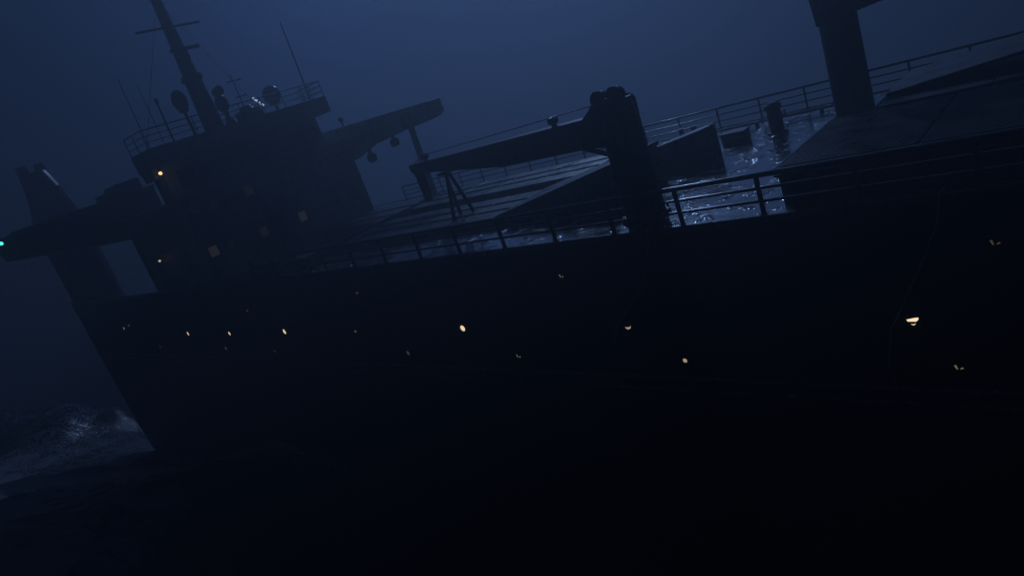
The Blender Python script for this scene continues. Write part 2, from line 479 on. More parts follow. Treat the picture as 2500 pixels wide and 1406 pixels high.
# portholes: lit panes of different shapes behind steel rims on the hull side
def porthole(s, h, r, key, shape='full'):
    c = S(s, 0, h)
    out = Vector((0, -1, 0))
    p = ship.part('porthole', G().ring(c + out * .012, out, r + .045, .032, 18, 6), M_STEEL)
    g = G(); n = 20
    pts = [(r * math.cos(2 * math.pi * i / n), r * math.sin(2 * math.pi * i / n)) for i in range(n)]
    def disc(pts, off):
        g2 = G(); g2.add([c + out * off + Vector((a, 0, b)) for a, b in reversed(pts)], [tuple(range(len(pts)))]); return g2
    ship.part('dark_pane', disc(pts, .006), M_GLASS, p)
    if shape == 'full': sh = [pts]
    elif shape == 'upper': sh = [[(-.92 * r, .30 * r), (-.78 * r, -.08 * r), (.45 * r, -.12 * r), (.86 * r, .25 * r), (.9 * r, .62 * r), (.2 * r, .55 * r), (-.6 * r, .36 * r)], [(-.4 * r, -.55 * r), (.0, -.82 * r), (.42 * r, -.5 * r), (.0, -.6 * r)]]
    elif shape == 'lower': sh = [[(a, b) for a, b in pts if b < -.1 * r]]
    elif shape == 'wedge': sh = [[(-r * .9, r * .1), (-r * .2, -r * .5), (r * .5, -r * .3), (r * .9, r * .45), (r * .25, r * .05), (-r * .2, r * .1)]]
    else: sh = [[(-r * .9, r * .2), (-r * .55, -r * .65), (-r * .25, -r * .7), (-r * .5, r * .3)], [(r * .1, -r * .7), (r * .7, -r * .5), (r * .6, -r * .2), (r * .15, -r * .4)]]
    for q in sh:
        if len(q) >= 3: ship.part('lit_pane', disc(q, .012), PORT[key], p)
    return p
for s, h, r, key, shp in (
        (61.4, -2.65, .13, 'mid', 'full'), (59.9, -2.42, .12, 'dim', 'full'), (48.9, -3.2, .14, 'bright', 'full'),
        (42.4, -3.22, .12, 'bright', 'full'), (35.4, -3.14, .14, 'bright', 'full'), (28.5, -3.17, .13, 'dim', 'wedge'),
        (20.76, -3.1, .125, 'bright', 'full'), (12.82, -3.16, .14, 'mid', 'wedge'), (4.61, -3.08, .145, 'bright', 'upper'),
        (44.0, -4.28, .13, 'faint', 'full'), (37.6, -4.32, .13, 'faint', 'lower'), (25.05, -4.3, .10, 'faint', 'full'),
        (18.2, -4.29, .13, 'dim', 'crescent'), (11.1, -4.33, .07, 'mid', 'full'), (3.81, -4.3, .12, 'dim', 'crescent'),
        (14.83, -1.17, .11, 'dim', 'crescent'), (38.6, -1.75, .17, 'faint', 'wedge'), (27.0, -1.2, .15, 'faint', 'wedge'), (2.75, -1.2, .12, 'faint', 'crescent'),
        (55.5, -4.3, .12, 'faint', 'full')):
    porthole(s, h, r, key, shp)

# ------------------------------------------------------------------ deckhouse
HF = 40.5
house = ship.part('deckhouse', G().box(HF, 50.5, 0.02, 12.3, 0.0, 5.3), M_HOUSE, bevel=.04)
tag(house, 'slab sided deckhouse with dim lit windows')
ship.part('bridge', G().box(HF + .35, 42.5, 0.0, 10.9, 5.3, 7.3), M_HOUSE, house, bevel=.04)
ship.part('bridge_roof', G().box(HF - .5, 42.75, -0.5, 11.7, 7.3, 7.5), M_HOUSE, house, bevel=.03)
ship.part('roof_bulwark', G().box(HF - .5, HF - .38, -0.5, 11.7, 7.5, 8.35).box(HF - .38, 42.75, -0.5, -0.38, 7.5, 8.35).box(HF - .38, 42.75, 11.58, 11.7, 7.5, 8.35), M_HOUSE, house, bevel=.02)
ship.part('wing_cab', G().prism_sh([(HF + .4, 7.28), (HF + 2.2, 7.28), (HF + 2.0, 6.7), (HF + .5, 6.75)], -0.45, -0.01), M_HOUSE, house, bevel=.03)
for h in (2.62, 5.22):
    ship.part('deck_ledge', G().box(HF - .12, HF, 0.02, 12.3, h, h + .12), M_HOUSE, house, bevel=.02)
def win(w, h, m, ww=.54, hh=.60):
    s = HF
    fr = ship.part('window_frame', G().box(s - .05, s + .002, w - ww / 2 - .07, w + ww / 2 + .07, h + hh / 2, h + hh / 2 + .07)
                   .box(s - .05, s + .002, w - ww / 2 - .07, w + ww / 2 + .07, h - hh / 2 - .07, h - hh / 2)
                   .box(s - .05, s + .002, w - ww / 2 - .07, w - ww / 2, h - hh / 2, h + hh / 2)
                   .box(s - .05, s + .002, w + ww / 2, w + ww / 2 + .07, h - hh / 2, h + hh / 2), M_FRAME, house)
    ship.part('window_pane', G().box(s - .02, s + .002, w - ww / 2, w + ww / 2, h - hh / 2, h + hh / 2), m, house)
for w, h, m in ((.55, 1.9, WIN['bright']), (1.7, 1.85, WIN['dim']), (3.95, 1.78, WIN['mid']), (6.85, 1.7, WIN['bright']), (9.6, 1.7, M_GLASS), (11.2, 1.7, M_GLASS),
                (.55, 4.45, WIN['dim']), (1.8, 4.4, WIN['dim']), (4.15, 4.4, WIN['mid']), (7.0, 4.35, WIN['dim']), (9.9, 4.2, WIN['dim']), (11.3, 4.2, M_GLASS)):
    win(w, h, m)
HFs = HF
for i in range(9):
    w0 = .75 + i * 1.1
    HF = HFs + .35
    win(w0 + .45, 6.35, M_GLASS, .86, .8)
HF = HFs
# roof railing
def roof_rail(pts, top=1.0, base_h=8.25):
    r0 = ship.part('roof_railing', G().tube([S(s, w, base_h + top) for s, w in pts], .035, 6), M_STEEL, house)
    for f in (.33, .66):
        ship.part('roof_rail_bar', G().tube([S(s, w, base_h + top * f) for s, w in pts], .025, 6), M_STEEL, house)
    for (s0, w0), (s1, w1) in zip(pts[:-1], pts[1:]):
        n = max(1, int(round(math.hypot(s1 - s0, w1 - w0) / 1.55)))
        for i in range(n + 1):
            a = i / n
            ship.part('roof_rail_post', G().cyl(S(s0 + (s1 - s0) * a, w0 + (w1 - w0) * a, base_h), S(s0 + (s1 - s0) * a, w0 + (w1 - w0) * a, base_h + top), .03, n=6), M_STEEL, house)
roof_rail([(42.7, -.44), (HF - .44, -.44), (HF - .44, 11.64), (42.7, 11.64)], 1.0, 8.35)

# aft casing (funnel tower) and the wing platform that crosses in front of it
def loft(secs):
    g = G(); vs = []
    for h, s0, s1, w0, w1 in secs:
        c = .22 * min(s1 - s0, w1 - w0)
        vs += [S(s1, w0 + c, h), S(s1 - c, w0, h), S(s0 + c, w0, h), S(s0, w0 + c, h), S(s0, w1 - c, h), S(s0 + c, w1, h), S(s1 - c, w1, h), S(s1, w1 - c, h)]
    n = 8
    fs = [(i * n + k, i * n + (k + 1) % n, (i + 1) * n + (k + 1) % n, (i + 1) * n + k) for i in range(len(secs) - 1) for k in range(n)]
    fs += [tuple(reversed(range(n))), tuple((len(secs) - 1) * n + k for k in range(n))]
    return g.add(vs, fs)
tow = loft([(0, 66.6, 72.15, .03, 3.0), (6.4, 66.6, 72.1, .03, 3.0), (7.4, 66.0, 71.6, .03, 2.7), (8.4, 65.3, 69.9, .03, 2.3), (9.6, 65.3, 68.7, .03, 2.1), (10.6, 65.9, 68.2, .03, 2.0), (11.2, 66.3, 68.1, .1, 1.9)])
tower = ship.part('funnel_casing', tow, M_HULL, bevel=.12)
tag(tower, 'tall rounded funnel casing at the stern')
for w_, r_ in ((.45, .62), (1.75, .5)):
    ship.part('funnel_cowl', G().cyl(S(67.3, w_ - .3, 11.3), S(67.3, w_ + .3, 11.3), r_, r_, 18), M_HULL, tower, .05)
wing = ship.part('wing_platform', G().prism_wh([(-6.1, 6.75), (-5.9, 5.3), (-4.1, 4.9), (-1.3, 4.28), (1.2, 3.85), (3.0, 3.6), (3.0, 6.85), (0.0, 6.85)], 50.6, 55.9), M_HULL, bevel=.05)
tag(wing, 'wing platform jutting out over the starboard side')
ship.part('locker', G().box(51.2, 53.4, .1, .9, 6.85, 7.3).box(51.0, 53.6, .9, 2.5, 6.85, 7.62), M_STEEL, wing, bevel=.05)
ship.part('wing_fender', G().box(50.4, 50.6, -6.0, 3.0, 6.6, 6.83), M_STEEL, wing, bevel=.03)

# ------------------------------------------------------------------ lamps
def lamp(pos, r, mb, label, stalk):
    t = Thing('deck_lamp', pos, label, 'lamp', None)
    p = Vector(pos)
    t.part('bulb', G().ball(p, r, nu=12, nv=8), mb)
    t.part('bracket', G().tube([p + stalk, p + stalk * .6 + Vector((0, 0, .1)), p + Vector((0, 0, r * .9))], .03, 6), M_STEEL)
    t.part('shade', G().cyl(p + Vector((0, 0, r * .8)), p + Vector((0, 0, r * 1.5)), r * 1.5, r * .4, 12), M_STEEL)
    return t
lamp(S(40.08, -0.42, 6.95), .10, M_BULB, 'bright amber lamp hanging under the bridge wing', Vector((0, .02, .36)))
lamp(S(46.2, -0.45, 2.2), .075, M_BULB2, 'small amber lamp low on the deckhouse side', Vector((0, .47, .1)))
gl = Thing('side_light', S(50.4, -6.7, 6.4), 'green light at the tip of the wing platform', 'side light')
gl.part('lens', G().ball(S(50.4, -6.7, 6.4), .09, nu=12, nv=8), M_GREEN)
gl.part('housing', G().box(50.36, 50.85, -6.6, -6.02, 6.25, 6.55), M_STEEL, bevel=.02)

# ------------------------------------------------------------------ things on the bridge roof
t = Thing('main_mast', S(41.7, 4.45, 7.5), 'thick tapering main mast rising from the bridge roof', 'mast')
t.part('mast_trunk', G().cyl(S(41.7, 4.45, 7.5), S(41.7, 4.45, 11.6), .62, .50, 20).cyl(S(41.7, 4.45, 11.6), S(41.7, 4.45, 17.0), .46, .26, 20), M_STEEL)
t.part('collar', G().cyl(S(41.7, 4.45, 11.45), S(41.7, 4.45, 11.75), .66, .62, 20), M_STEEL)
t.part('yard', G().cyl(S(41.7, 2.5, 14.6), S(41.7, 6.4, 14.6), .07, n=8), M_STEEL)
t.part('radar_scanner', G().box(40.9, 41.05, 3.55, 5.35, 13.05, 13.25).cyl(S(41.0, 4.45, 12.7), S(41.0, 4.45, 13.1), .12, n=8).box(40.9, 41.6, 4.33, 4.57, 12.6, 12.72), M_STEEL, bevel=.02)
for a in (-1, 1):
    t.part('stay', G().tube([S(41.7, 4.45, 16.2), S(42.6, 4.45 + a * 4.5, 7.52)], .015, 5), M_WIRE)

def dome(s, w, h, rx, rz, label):
    t = Thing('radar_dome', S(s, w, 7.5), label, 'radar dome', 'domes on the bridge roof')
    t.part('dome', G().ball(S(s, w, h), rx, rx, rz, 20, 12), M_DOME)
    t.part('post', G().cyl(S(s, w, 7.5), S(s, w, h - rz * .8), .10, n=10), M_STEEL)
    t.part('flange', G().cyl(S(s, w, h - rz * 1.02), S(s, w, h - rz * .85), rx * .55, rx * .7, 14), M_STEEL)
dome(41.6, 3.1, 10.5, .44, .66, 'tall egg shaped dome on a post left of the mast')
dome(41.6, 8.97, 9.46, .58, .6, 'big round dome near the right end of the bridge roof')
def antenna(pts, r, label, extra=None):
    t = Thing('antenna', pts[0], label, 'antenna', None)
    t.part('rod', G().tube(pts, r, 6), M_STEEL)
    t.part('base_mount', G().cyl(pts[0], Vector(pts[0]) + Vector((0, 0, .35)), r * 2.2, r * 1.6, 8), M_STEEL)
    if extra: t.part('top_fitting', extra, M_STEEL)
antenna([S(41.6, 1.75, 7.5), S(41.6, 1.75, 9.3), S(41.6, 1.82, 10.85)], .06, 'short thick rod antenna left of the egg shaped dome', G().cyl(S(41.6, 1.82, 10.7), S(41.6, 1.82, 10.95), .1, n=8))
antenna([S(42.4, .62, 7.5), S(42.4, .62, 10), S(42.4, .7, 12.6)], .028, 'long whip antenna nearest the left end of the bridge roof')
antenna([S(42.5, 1.55, 7.5), S(42.5, 1.55, 9.5), S(42.5, 1.62, 12.0)], .022, 'thin whip antenna right behind the short thick rod')
antenna([S(41.4, 11.4, 7.5), S(41.4, 11.5, 10.4), S(41.4, 11.6, 13.6)], .05, 'tall rod antenna at the right corner of the roof railing')
antenna([S(42.3, 7.2, 7.5), S(42.3, 7.2, 9.5), S(42.3, 7.2, 11.4)], .035, 'rod antenna with crossbars between the mast and the box', G().cyl(S(42.3, 6.8, 10.95), S(42.3, 7.75, 10.95), .04, n=6).cyl(S(42.3, 6.9, 9.95), S(42.3, 7.7, 9.95), .035, n=6))
t = Thing('searchlight', S(41.6, 5.5, 7.5), 'searchlight on a bulky pedestal right of the mast', 'searchlight')
t.part('lamp_head', G().cyl(S(41.3, 5.55, 10.5), S(41.9, 5.55, 10.5), .3, .24, 14), M_STEEL)
t.part('pedestal', G().ball(S(41.6, 5.5, 9.75), .40, .40, .55, 16, 10).cyl(S(41.6, 5.5, 7.5), S(41.6, 5.5, 9.4), .16, n=10).cyl(S(41.6, 5.5, 10.2), S(41.6, 5.5, 10.5), .1, n=8), M_STEEL)
t.part('foot', G().cyl(S(41.6, 5.5, 8.1), S(41.6, 5.5, 8.75), .42, .26, 12), M_STEEL)
t = Thing('roof_box', S(41.6, 7.0, 7.5), 'steel box with two pale lit tubes on the bridge roof', 'equipment box')
t.part('cabinet', G().box(41.0, 42.3, 6.35, 7.6, 7.5, 9.0), M_STEEL, bevel=.05)
t.part('cowl', G().cyl(S(41.7, 6.95, 9.0), S(41.7, 6.95, 9.25), .5, .3, 14), M_STEEL)
for k in range(2):
    a = S(40.9, 7.2 + k * .30, 9.52 - k * .36); b = S(40.9, 7.40 + k * .30, 9.27 - k * .36)
    t.part('lit_tube', G().cyl(a, b, .07, n=10), M_TUBE)
t.part('tube_bracket', G().tube([S(41.0, 7.15, 9.62), S(41.0, 7.75, 8.8)], .03, 6).tube([S(41.0, 7.45, 9.2), S(41.1, 7.4, 8.9)], .03, 6), M_STEEL)

# ------------------------------------------------------------------ cranes
def crane(bs, bw, r, hgt, label):
    t = Thing('deck_crane', S(bs, bw, 0), label, 'crane', 'deck cranes')
    base = S(bs, bw, 0)
    c = t.part('column', G().cyl(base, S(bs, bw, hgt * .72), r, r * .96, 28).cyl(S(bs, bw, hgt * .72), S(bs, bw, hgt * .9), r * .96, r * .86, 28), M_STEEL)
    t.part('base_flange', G().cyl(base, S(bs, bw, .12), r * 1.22, r * 1.2, 28), M_STEEL)
    for i in range(10):
        a = 2 * math.pi * i / 10
        t.part('flange_bolt', G().cyl(S(bs + r * 1.11 * math.cos(a), bw + r * 1.11 * math.sin(a), .12), S(bs + r * 1.11 * math.cos(a), bw + r * 1.11 * math.sin(a), .19), .045, n=6), M_STEEL)
    # slewing head: two cheek plates with rounded tops and sheaves between them
    for k, off in enumerate((-r * .62, r * .62)):
        pts = []
        for i in range(13):
            a = math.pi * i / 12
            pts.append((bs + r * .15 + r * .92 * math.cos(a), hgt * .86 + r * .5 * math.sin(a)))
        pts += [(bs - r * .7, hgt * .62), (bs + r * .9, hgt * .62)]
        t.part('head_cheek', G().prism_sh(pts, bw + off - r * .14, bw + off + r * .14), M_STEEL, bevel=.03)
    t.part('head_housing', G().ball(S(bs, bw, hgt * .84), r * .92, r * .62, r * .55, 20, 12), M_STEEL)
    for ds in (-r * .35, r * .55):
        sh = t.part('sheave', G().cyl(S(bs + ds, bw - r * .32, hgt * .935), S(bs + ds, bw + r * .1, hgt * .935), r * .36, n=20).cyl(S(bs + ds, bw - r * .40, hgt * .935), S(bs + ds, bw - r * .32, hgt * .935), r * .44, r * .44, n=20), M_STEEL)
    lad = t.part('ladder', G().cyl(S(bs - r * .25, bw - r * 1.12, .2), S(bs - r * .25, bw - r * 1.08, hgt * .7), .022, n=6).cyl(S(bs + r * .25, bw - r * 1.12, .2), S(bs + r * .25, bw - r * 1.08, hgt * .7), .022, n=6), M_STEEL)
    for i in range(int(hgt * .7 / .3)):
        t.part('rung', G().cyl(S(bs - r * .25, bw - r * 1.1, .35 + .3 * i), S(bs + r * .25, bw - r * 1.1, .35 + .3 * i), .014, n=6), M_STEEL, lad)
    return t

def beam_along(p0, p1, d0, d1, width, belly=None):
    """box girder between two ship points; d0, d1 depths; belly = (fraction, depth)."""
    p0, p1 = Vector(p0), Vector(p1)
    ax = (p1 - p0).normalized()
    up = (Vector((0, 0, 1)) - ax * ax.z).normalized()
    side = ax.cross(up).normalized() * (width / 2)
    st = [(0, d0)] + ([belly] if belly else []) + [(1, d1)]
    vs, fs = [], []
    for f, d in st:
        p = p0.lerp(p1, f)
        vs += [p - side, p + side, p + side - up * d, p - side - up * d]
    for i in range(len(st) - 1):
        for j in range(4):
            fs.append((4 * i + j, 4 * i + (j + 1) % 4, 4 * i + 4 + (j + 1) % 4, 4 * i + 4 + j))
    fs += [(3, 2, 1, 0), tuple(4 * (len(st) - 1) + j for j in range(4))]
    return G().add(vs, fs), ax, up, side

t = crane(11.95, 1.5, .64, 4.15, 'deck crane amidships with its jib stowed aft over the hatch')
root, tip = S(12.6, 1.75, 3.42), S(26.6, 5.6, 3.12)
g, ax, up, side = beam_along(root, tip, .95, .42, .62, (.42, .98))
jib = t.part('jib', g, M_STEEL, bevel=.03)
tag(jib, 'box girder jib lying aft')
t.part('jib_head', G().hexa([tip - side - up * .42 + ax * .05, tip + side - up * .42 + ax * .05, tip + side - up * .42 - ax * .75, tip - side - up * .42 - ax * .75,
                             tip - side + ax * .15, tip + side + ax * .15, tip + side - ax * .75, tip - side - ax * .75]), M_STEEL, jib, .02)
t.part('jib_drop_leg', G().hexa([tip - side * .45 - up * 1.95 + ax * .1, tip + side * .45 - up * 1.95 + ax * .1, tip + side * .45 - up * 1.95 - ax * .22, tip - side * .45 - up * 1.95 - ax * .22,
                                 tip - side * .6 + ax * .14, tip + side * .6 + ax * .14, tip + side * .6 - ax * .34, tip - side * .6 - ax * .34]), M_STEEL, jib, .02)
for f in (.18, .905):
    p = root.lerp(tip, f)
    t.part('cable_guide', G().cyl(p - up * .03, p + up * .26, .1, .08, 10).cyl(p + up * .2 - side * .5, p + up * .2 + side * .5, .12, n=12), M_STEEL, jib)
t.part('topping_cable', G().tube([S(12.2, 1.6, 3.75), root.lerp(tip, .18) + up * .3, root.lerp(tip, .55) + up * .27, root.lerp(tip, .905) + up * .27, tip + up * .05], .018, 5), M_WIRE)
t.part('pivot_bracket', G().prism_sh([(11.9, 2.35), (13.3, 2.55), (13.3, 3.3), (12.6, 3.75), (11.9, 3.75)], 1.22, 1.42).prism_sh([(11.9, 2.35), (13.3, 2.55), (13.3, 3.3), (12.6, 3.75), (11.9, 3.75)], 2.08, 2.28), M_STEEL, bevel=.02)
t.part('luffing_ram', G().cyl(S(12.45, 1.65, 2.02), S(14.1, 2.1, 2.5), .085, .085, 14), M_RAIL)
# crutch the jib rests in
t = Thing('jib_crutch', S(23.9, 5.0, .36), 'A-frame crutch holding up the amidships jib', 'crane rest')
pj = root.lerp(tip, .80) - up * .68
for a in (-.45, .45):
    t.part('leg', G().tube([pj + Vector((a * .25, 0, 0)), Vector((pj.x + a, pj.y + .35, .36))], .085, 8), M_STEEL)
t.part('leg', G().tube([pj, Vector((pj.x - .1, pj.y - .45, .36))], .085, 8), M_STEEL)
t.part('saddle', G().hexa([pj - ax * .3 - side * 1.2 - up * .12, pj + ax * .3 - side * 1.2 - up * .12, pj + ax * .3 + side * 1.2 - up * .12, pj - ax * .3 + side * 1.2 - up * .12,
                           pj - ax * .3 - side * 1.2, pj + ax * .3 - side * 1.2, pj + ax * .3 + side * 1.2, pj - ax * .3 + side * 1.2]), M_STEEL, None, .01)
t.part('brace', G().tube([pj.lerp(Vector((pj.x - .45, pj.y + .35, .36)), .55), pj.lerp(Vector((pj.x + .45, pj.y + .35, .36)), .55)], .04, 6), M_STEEL)

t = crane(7.95, 10.0, .64, 5.6, 'thick crane column at the upper right beside the forward hatches')
root2, tip2 = S(7.3, 9.95, 4.6), S(-8.0, 10.8, 5.6)
g, ax2, up2, side2 = beam_along(root2, tip2, 1.0, .45, .7)
t.part('jib', g, M_STEEL, bevel=.03)

# boom stowed along the port side, far beyond the house front
t = Thing('cargo_boom', S(40, 13, 0), 'pale hazy cargo boom standing out behind the right side of the deckhouse', 'boom')
t.part('girder', G().prism_sh([(31.6, 5.74), (46.5, 6.38), (46.5, 3.4), (41.4, 3.72), (39.1, 4.28), (35.1, 4.57), (33.2, 4.62), (32.0, 4.72), (31.55, 4.92)], 12.55, 13.5), M_BOOM, bevel=.05)
t.part('rest_post', G().cyl(S(34.7, 13.0, 0), S(34.5, 13.0, 4.6), .24, .2, 14), M_BOOM)
t.part('post_foot', G().cyl(S(34.7, 13.0, 0), S(34.7, 13.0, .12), .42, .4, 14), M_BOOM)
t.part('hook_block', G().cyl(S(39.5, 12.85, 3.55), S(39.5, 13.2, 3.55), .34, n=14).box(39.38, 39.62, 12.95, 13.1, 3.5, 4.3), M_STEEL)
t.part('hook_block', G().cyl(S(36.6, 12.85, 4.05), S(36.6, 13.2, 4.05), .28, n=14).box(36.5, 36.7, 12.95, 13.1, 4.0, 4.5), M_STEEL)
t.part('boom_lamp', G().cyl(S(41.2, 13, 6.1), S(41.2, 13, 6.55), .05, n=6).ball(S(41.2, 13, 6.62), .2, nu=10, nv=8), M_STEEL)
t.part('root_pedestal', G().cyl(S(46.0, 13.0, 0), S(46.0, 13.0, 4.0), .55, .5, 18), M_BOOM)

# ------------------------------------------------------------------ hatches
def hatch(label, s0, s1, w0, w1, coam, top, npan, ridge, base_label=None, tilt=None, ribs=None, brackets=True):
    """steel coaming with transverse cover panels; tilt = (s_hinge, h_near, h_far): the last panels stand raised towards s0."""
    t = Thing('cargo_hatch', S((s0 + s1) / 2, (w0 + w1) / 2, 0), label, 'hatch', 'cargo hatches')
    th = .09
    t.part('coaming', G().box(s0, s1, w0, w0 + th, 0, coam), M_HATCH, bevel=.015)
    t.part('coaming', G().box(s0, s1, w1 - th, w1, 0, coam), M_HATCH, bevel=.015)
    t.part('coaming', G().box(s0, s0 + th, w0 + th, w1 - th, 0, coam), M_HATCH, bevel=.015)
    t.part('coaming', G().box(s1 - th, s1, w0 + th, w1 - th, 0, coam), M_HATCH, bevel=.015)
    t.part('coaming_flange', G().box(s0 - .08, s1 + .08, w0 - .10, w0 - .003, coam - .07, coam - .003), M_RAIL, bevel=.012)
    if brackets:
        mb = mesh_of('coaming_stay', G().prism_wh([(-.003, .0), (-.16, .0), (-.08, coam - .075), (-.003, coam - .075)], -.02, .02), M_HATCH, Vector((0, 0, 0)))
        n = int((s1 - s0) / 1.6)
        for i in range(n + 1):
            t.inst('coaming_stay', mb, S(s0 + .3 + i * (s1 - s0 - .6) / n, w0, 0) - t.base)
    t.part('glint_bar', G().cyl(S(s1 + .03, w0 - .08, top - .02), S(s1 + .03, w1 + .08, top - .02), .05, n=12), M_WET)  # added bar, shaped to catch a bright line along the hatch's aft edge
    ps = s0 if not tilt else tilt[0]
    w = (s1 - ps) / npan
    halves = ((w0 - .06, ridge - .03), (ridge + .03, w1 + .06)) if ridge else ((w0 - .06, w1 + .06),)
    for i in range(npan):
        for (a, b) in halves:
            j = random.uniform(-.012, .012)
            pan = t.part('cover_panel', G().box(ps + i * w + .025, ps + (i + 1) * w - .025, a, b, coam + .004, top + j), M_HATCH, bevel=.02)
            if ribs:
                gr = G(); k = a + .08
                while k < b - .08:
                    gr.box(ps + i * w + .06, ps + (i + 1) * w - .06, k, k + .045, top + j - .004, top + j + .028); k += ribs
                tag(t.part('corrugation', gr, M_HATCH, pan), kind='stuff')
            else:
                for q in (.33, .66):
                    t.part('stiffener', G().box(ps + i * w + .06, ps + (i + 1) * w - .06, a + (b - a) * q - .03, a + (b - a) * q + .03, top + j - .004, top + j + .05), M_HATCH, pan, .01)
    return t
t = hatch('long starboard hatch amidships with its forward panel tilted up beside the crane', 14.2, 31.6, 3.3, 6.9, .22, .34, 5, None, tilt=(20.2,))
def leaf(s1, s0, w0, w1, lo, hn, hf):
    return G().hexa([S(s1, w0, lo), S(s0, w0, hn - .13), S(s0, w1, hf - .13), S(s1, w1, lo),
                     S(s1, w0, lo + .14), S(s0, w0, hn), S(s0, w1, hf), S(s1, w1, lo + .14)])
t.part('raised_panel', leaf(20.2, 14.1, 3.24, 6.96, .25, 1.50, 1.34), M_HATCH, bevel=.02)
t.part('side_skirt', G().prism_sh([(20.2, .223), (14.21, .223), (14.21, 1.33), (20.2, .245)], 3.3, 3.36), M_HATCH)
t.part('side_skirt', G().prism_sh([(20.2, .223), (14.21, .223), (14.21, 1.18), (20.2, .245)], 6.84, 6.9), M_HATCH)
t.part('end_skirt', G().add([S(14.15, 3.36, .223), S(14.15, 6.84, .223), S(14.15, 6.84, 1.18), S(14.15, 3.36, 1.34), S(14.21, 3.36, .223), S(14.21, 6.84, .223), S(14.21, 6.84, 1.18), S(14.21, 3.36, 1.34)],
       [(0, 1, 2, 3), (7, 6, 5, 4), (0, 4, 5, 1), (2, 6, 7, 3), (1, 5, 6, 2), (0, 3, 7, 4)]), M_HATCH)
hatch('port hatch amidships lying beyond the starboard one under the jib', 18.9, 31.9, 8.4, 12.0, .26, .38, 4, None)
t = Thing('panel_stack', S(14.5, 7.8, 0), 'wedge shaped stack of folded hatch panels standing on the wet deck', 'panel stack')
for k in range(4):
    a = k / 4; b = (k + 1) / 4 - .03
    t.part('folded_panel', G().hexa([S(17.9, 7.35, .5 * a), S(12.35, 7.35, 1.36 * a), S(12.35, 8.25, 1.36 * a), S(17.9, 8.25, .5 * a),
                                     S(17.9, 7.35, .5 * b), S(12.35, 7.35, 1.36 * b), S(12.35, 8.25, 1.36 * b), S(17.9, 8.25, .5 * b)]), M_HATCH, bevel=.015)
t.part('end_clamp', G().box(12.25, 12.345, 7.55, 7.7, 0, 1.3).box(12.25, 12.345, 7.9, 8.05, 0, 1.3), M_HATCH, bevel=.01)
hatch('long corrugated forward hatch nearest the viewer at the right', -9.0, 7.4, 1.0, 5.8, .78, .93, 5, None, ribs=.13)
t = hatch('forward hatch beyond the corrugated one at the upper right', -9.0, 6.6, 7.5, 13.0, .62, .74, 5, 10.2)
t.part('raised_panel', G().hexa([S(6.55, 8.6, .75), S(1.2, 8.6, 1.28), S(1.2, 12.2, 1.28), S(6.55, 12.2, .75), S(6.55, 8.6, .87), S(1.2, 8.6, 1.40), S(1.2, 12.2, 1.40), S(6.55, 12.2, .87)]), M_HATCH, bevel=.02)
t.part('panel_prop', G().cyl(S(1.5, 9.0, .74), S(1.5, 9.0, 1.25), .05, n=8).cyl(S(1.5, 11.8, .74), S(1.5, 11.8, 1.25), .05, n=8), M_STEEL)
hatch('low hatch aft of the tilted one just before the deckhouse', 33.0, 38.8, 1.6, 11.5, .22, .34, 3, 6.4)

# ------------------------------------------------------------------ small deck fittings
t = Thing('deck_vent', S(12.6, 10.2, 0), 'low steel vent box on the wet deck beyond the crane', 'vent')
t.part('box_body', G().box(12.1, 13.1, 9.95, 10.55, 0, .38), M_STEEL, bevel=.03)
t.part('lid', G().box(12.05, 13.15, 9.9, 10.6, .383, .46), M_STEEL, bevel=.02)
for k in range(3):
    t.part('louvre', G().box(12.25, 12.95, 9.925, 9.945, .08 + k * .1, .13 + k * .1), M_STEEL)
t = Thing('ventilator_post', S(10.95, 10.4, 0), 'upright capped ventilator post standing on the wet deck', 'ventilator')
t.part('pipe', G().cyl(S(10.95, 10.4, 0), S(10.95, 10.4, 1.0), .27, .26, 20), M_STEEL)
t.part('cap', G().cyl(S(10.95, 10.4, .98), S(10.95, 10.4, 1.1), .33, .33, 20).cyl(S(10.95, 10.4, 1.1), S(10.95, 10.4, 1.2), .33, .18, 20), M_STEEL)
t.part('foot_ring', G().cyl(S(10.95, 10.4, 0), S(10.95, 10.4, .06), .4, .38, 20), M_STEEL)
t.part('hand_wheel', G().ring(S(10.6, 10.2, .7), (1, 0, 0), .12, .015, 14, 6), M_STEEL)
def bollard(s, w, label):
    t = Thing('bollard', S(s, w, 0), label, 'bollard', 'mooring bollards')
    t.part('base_plate', G().box(s - .55, s + .55, w - .2, w + .2, 0, .04), M_STEEL, bevel=.01)
    for d in (-.32, .32):
        t.part('bitt', G().cyl(S(s + d, w, .04), S(s + d, w, .5), .11, n=14).cyl(S(s + d, w, .5), S(s + d, w, .56), .15, .14, 14), M_STEEL)
bollard(16.2, 13.2, 'pair of mooring bitts by the port railing behind the tilted hatch panel')
bollard(31.4, .62, 'pair of mooring bitts at the starboard edge before the deckhouse')
t = Thing('ring_bolt', S(3.6, 8.5, .74), 'small wet ring bolt glinting on the far forward hatch', 'ring bolt')
t.part('ring', G().ring(S(4.35, 8.3, .86), (1, .3, 0), .08, .02, 14, 6), M_RAIL)
t.part('plate', G().box(4.25, 4.45, 8.2, 8.4, .76, .79), M_RAIL, bevel=.005)

t = Thing('glint_pipe', S(15, 12.6, 0), 'long added wet pipe glinting along the port side of the deck', 'pipe')  # pipe added to stand for the bright streak on the far deck
t.part('pipe_run', G().cyl(S(9.2, 12.6, .17), S(30, 12.6, .17), .055, n=12), M_WET)
for k in range(8):
    t.part('pipe_support', G().box(9.9 + k * 2.7, 10.0 + k * 2.7, 12.5, 12.7, 0, .12), M_STEEL)
t.part('valve', G().cyl(S(11.4, 12.6, .17), S(11.4, 12.6, .42), .03, n=8).ring(S(11.4, 12.6, .42), (0, 0, 1), .09, .014, 14, 6), M_STEEL)

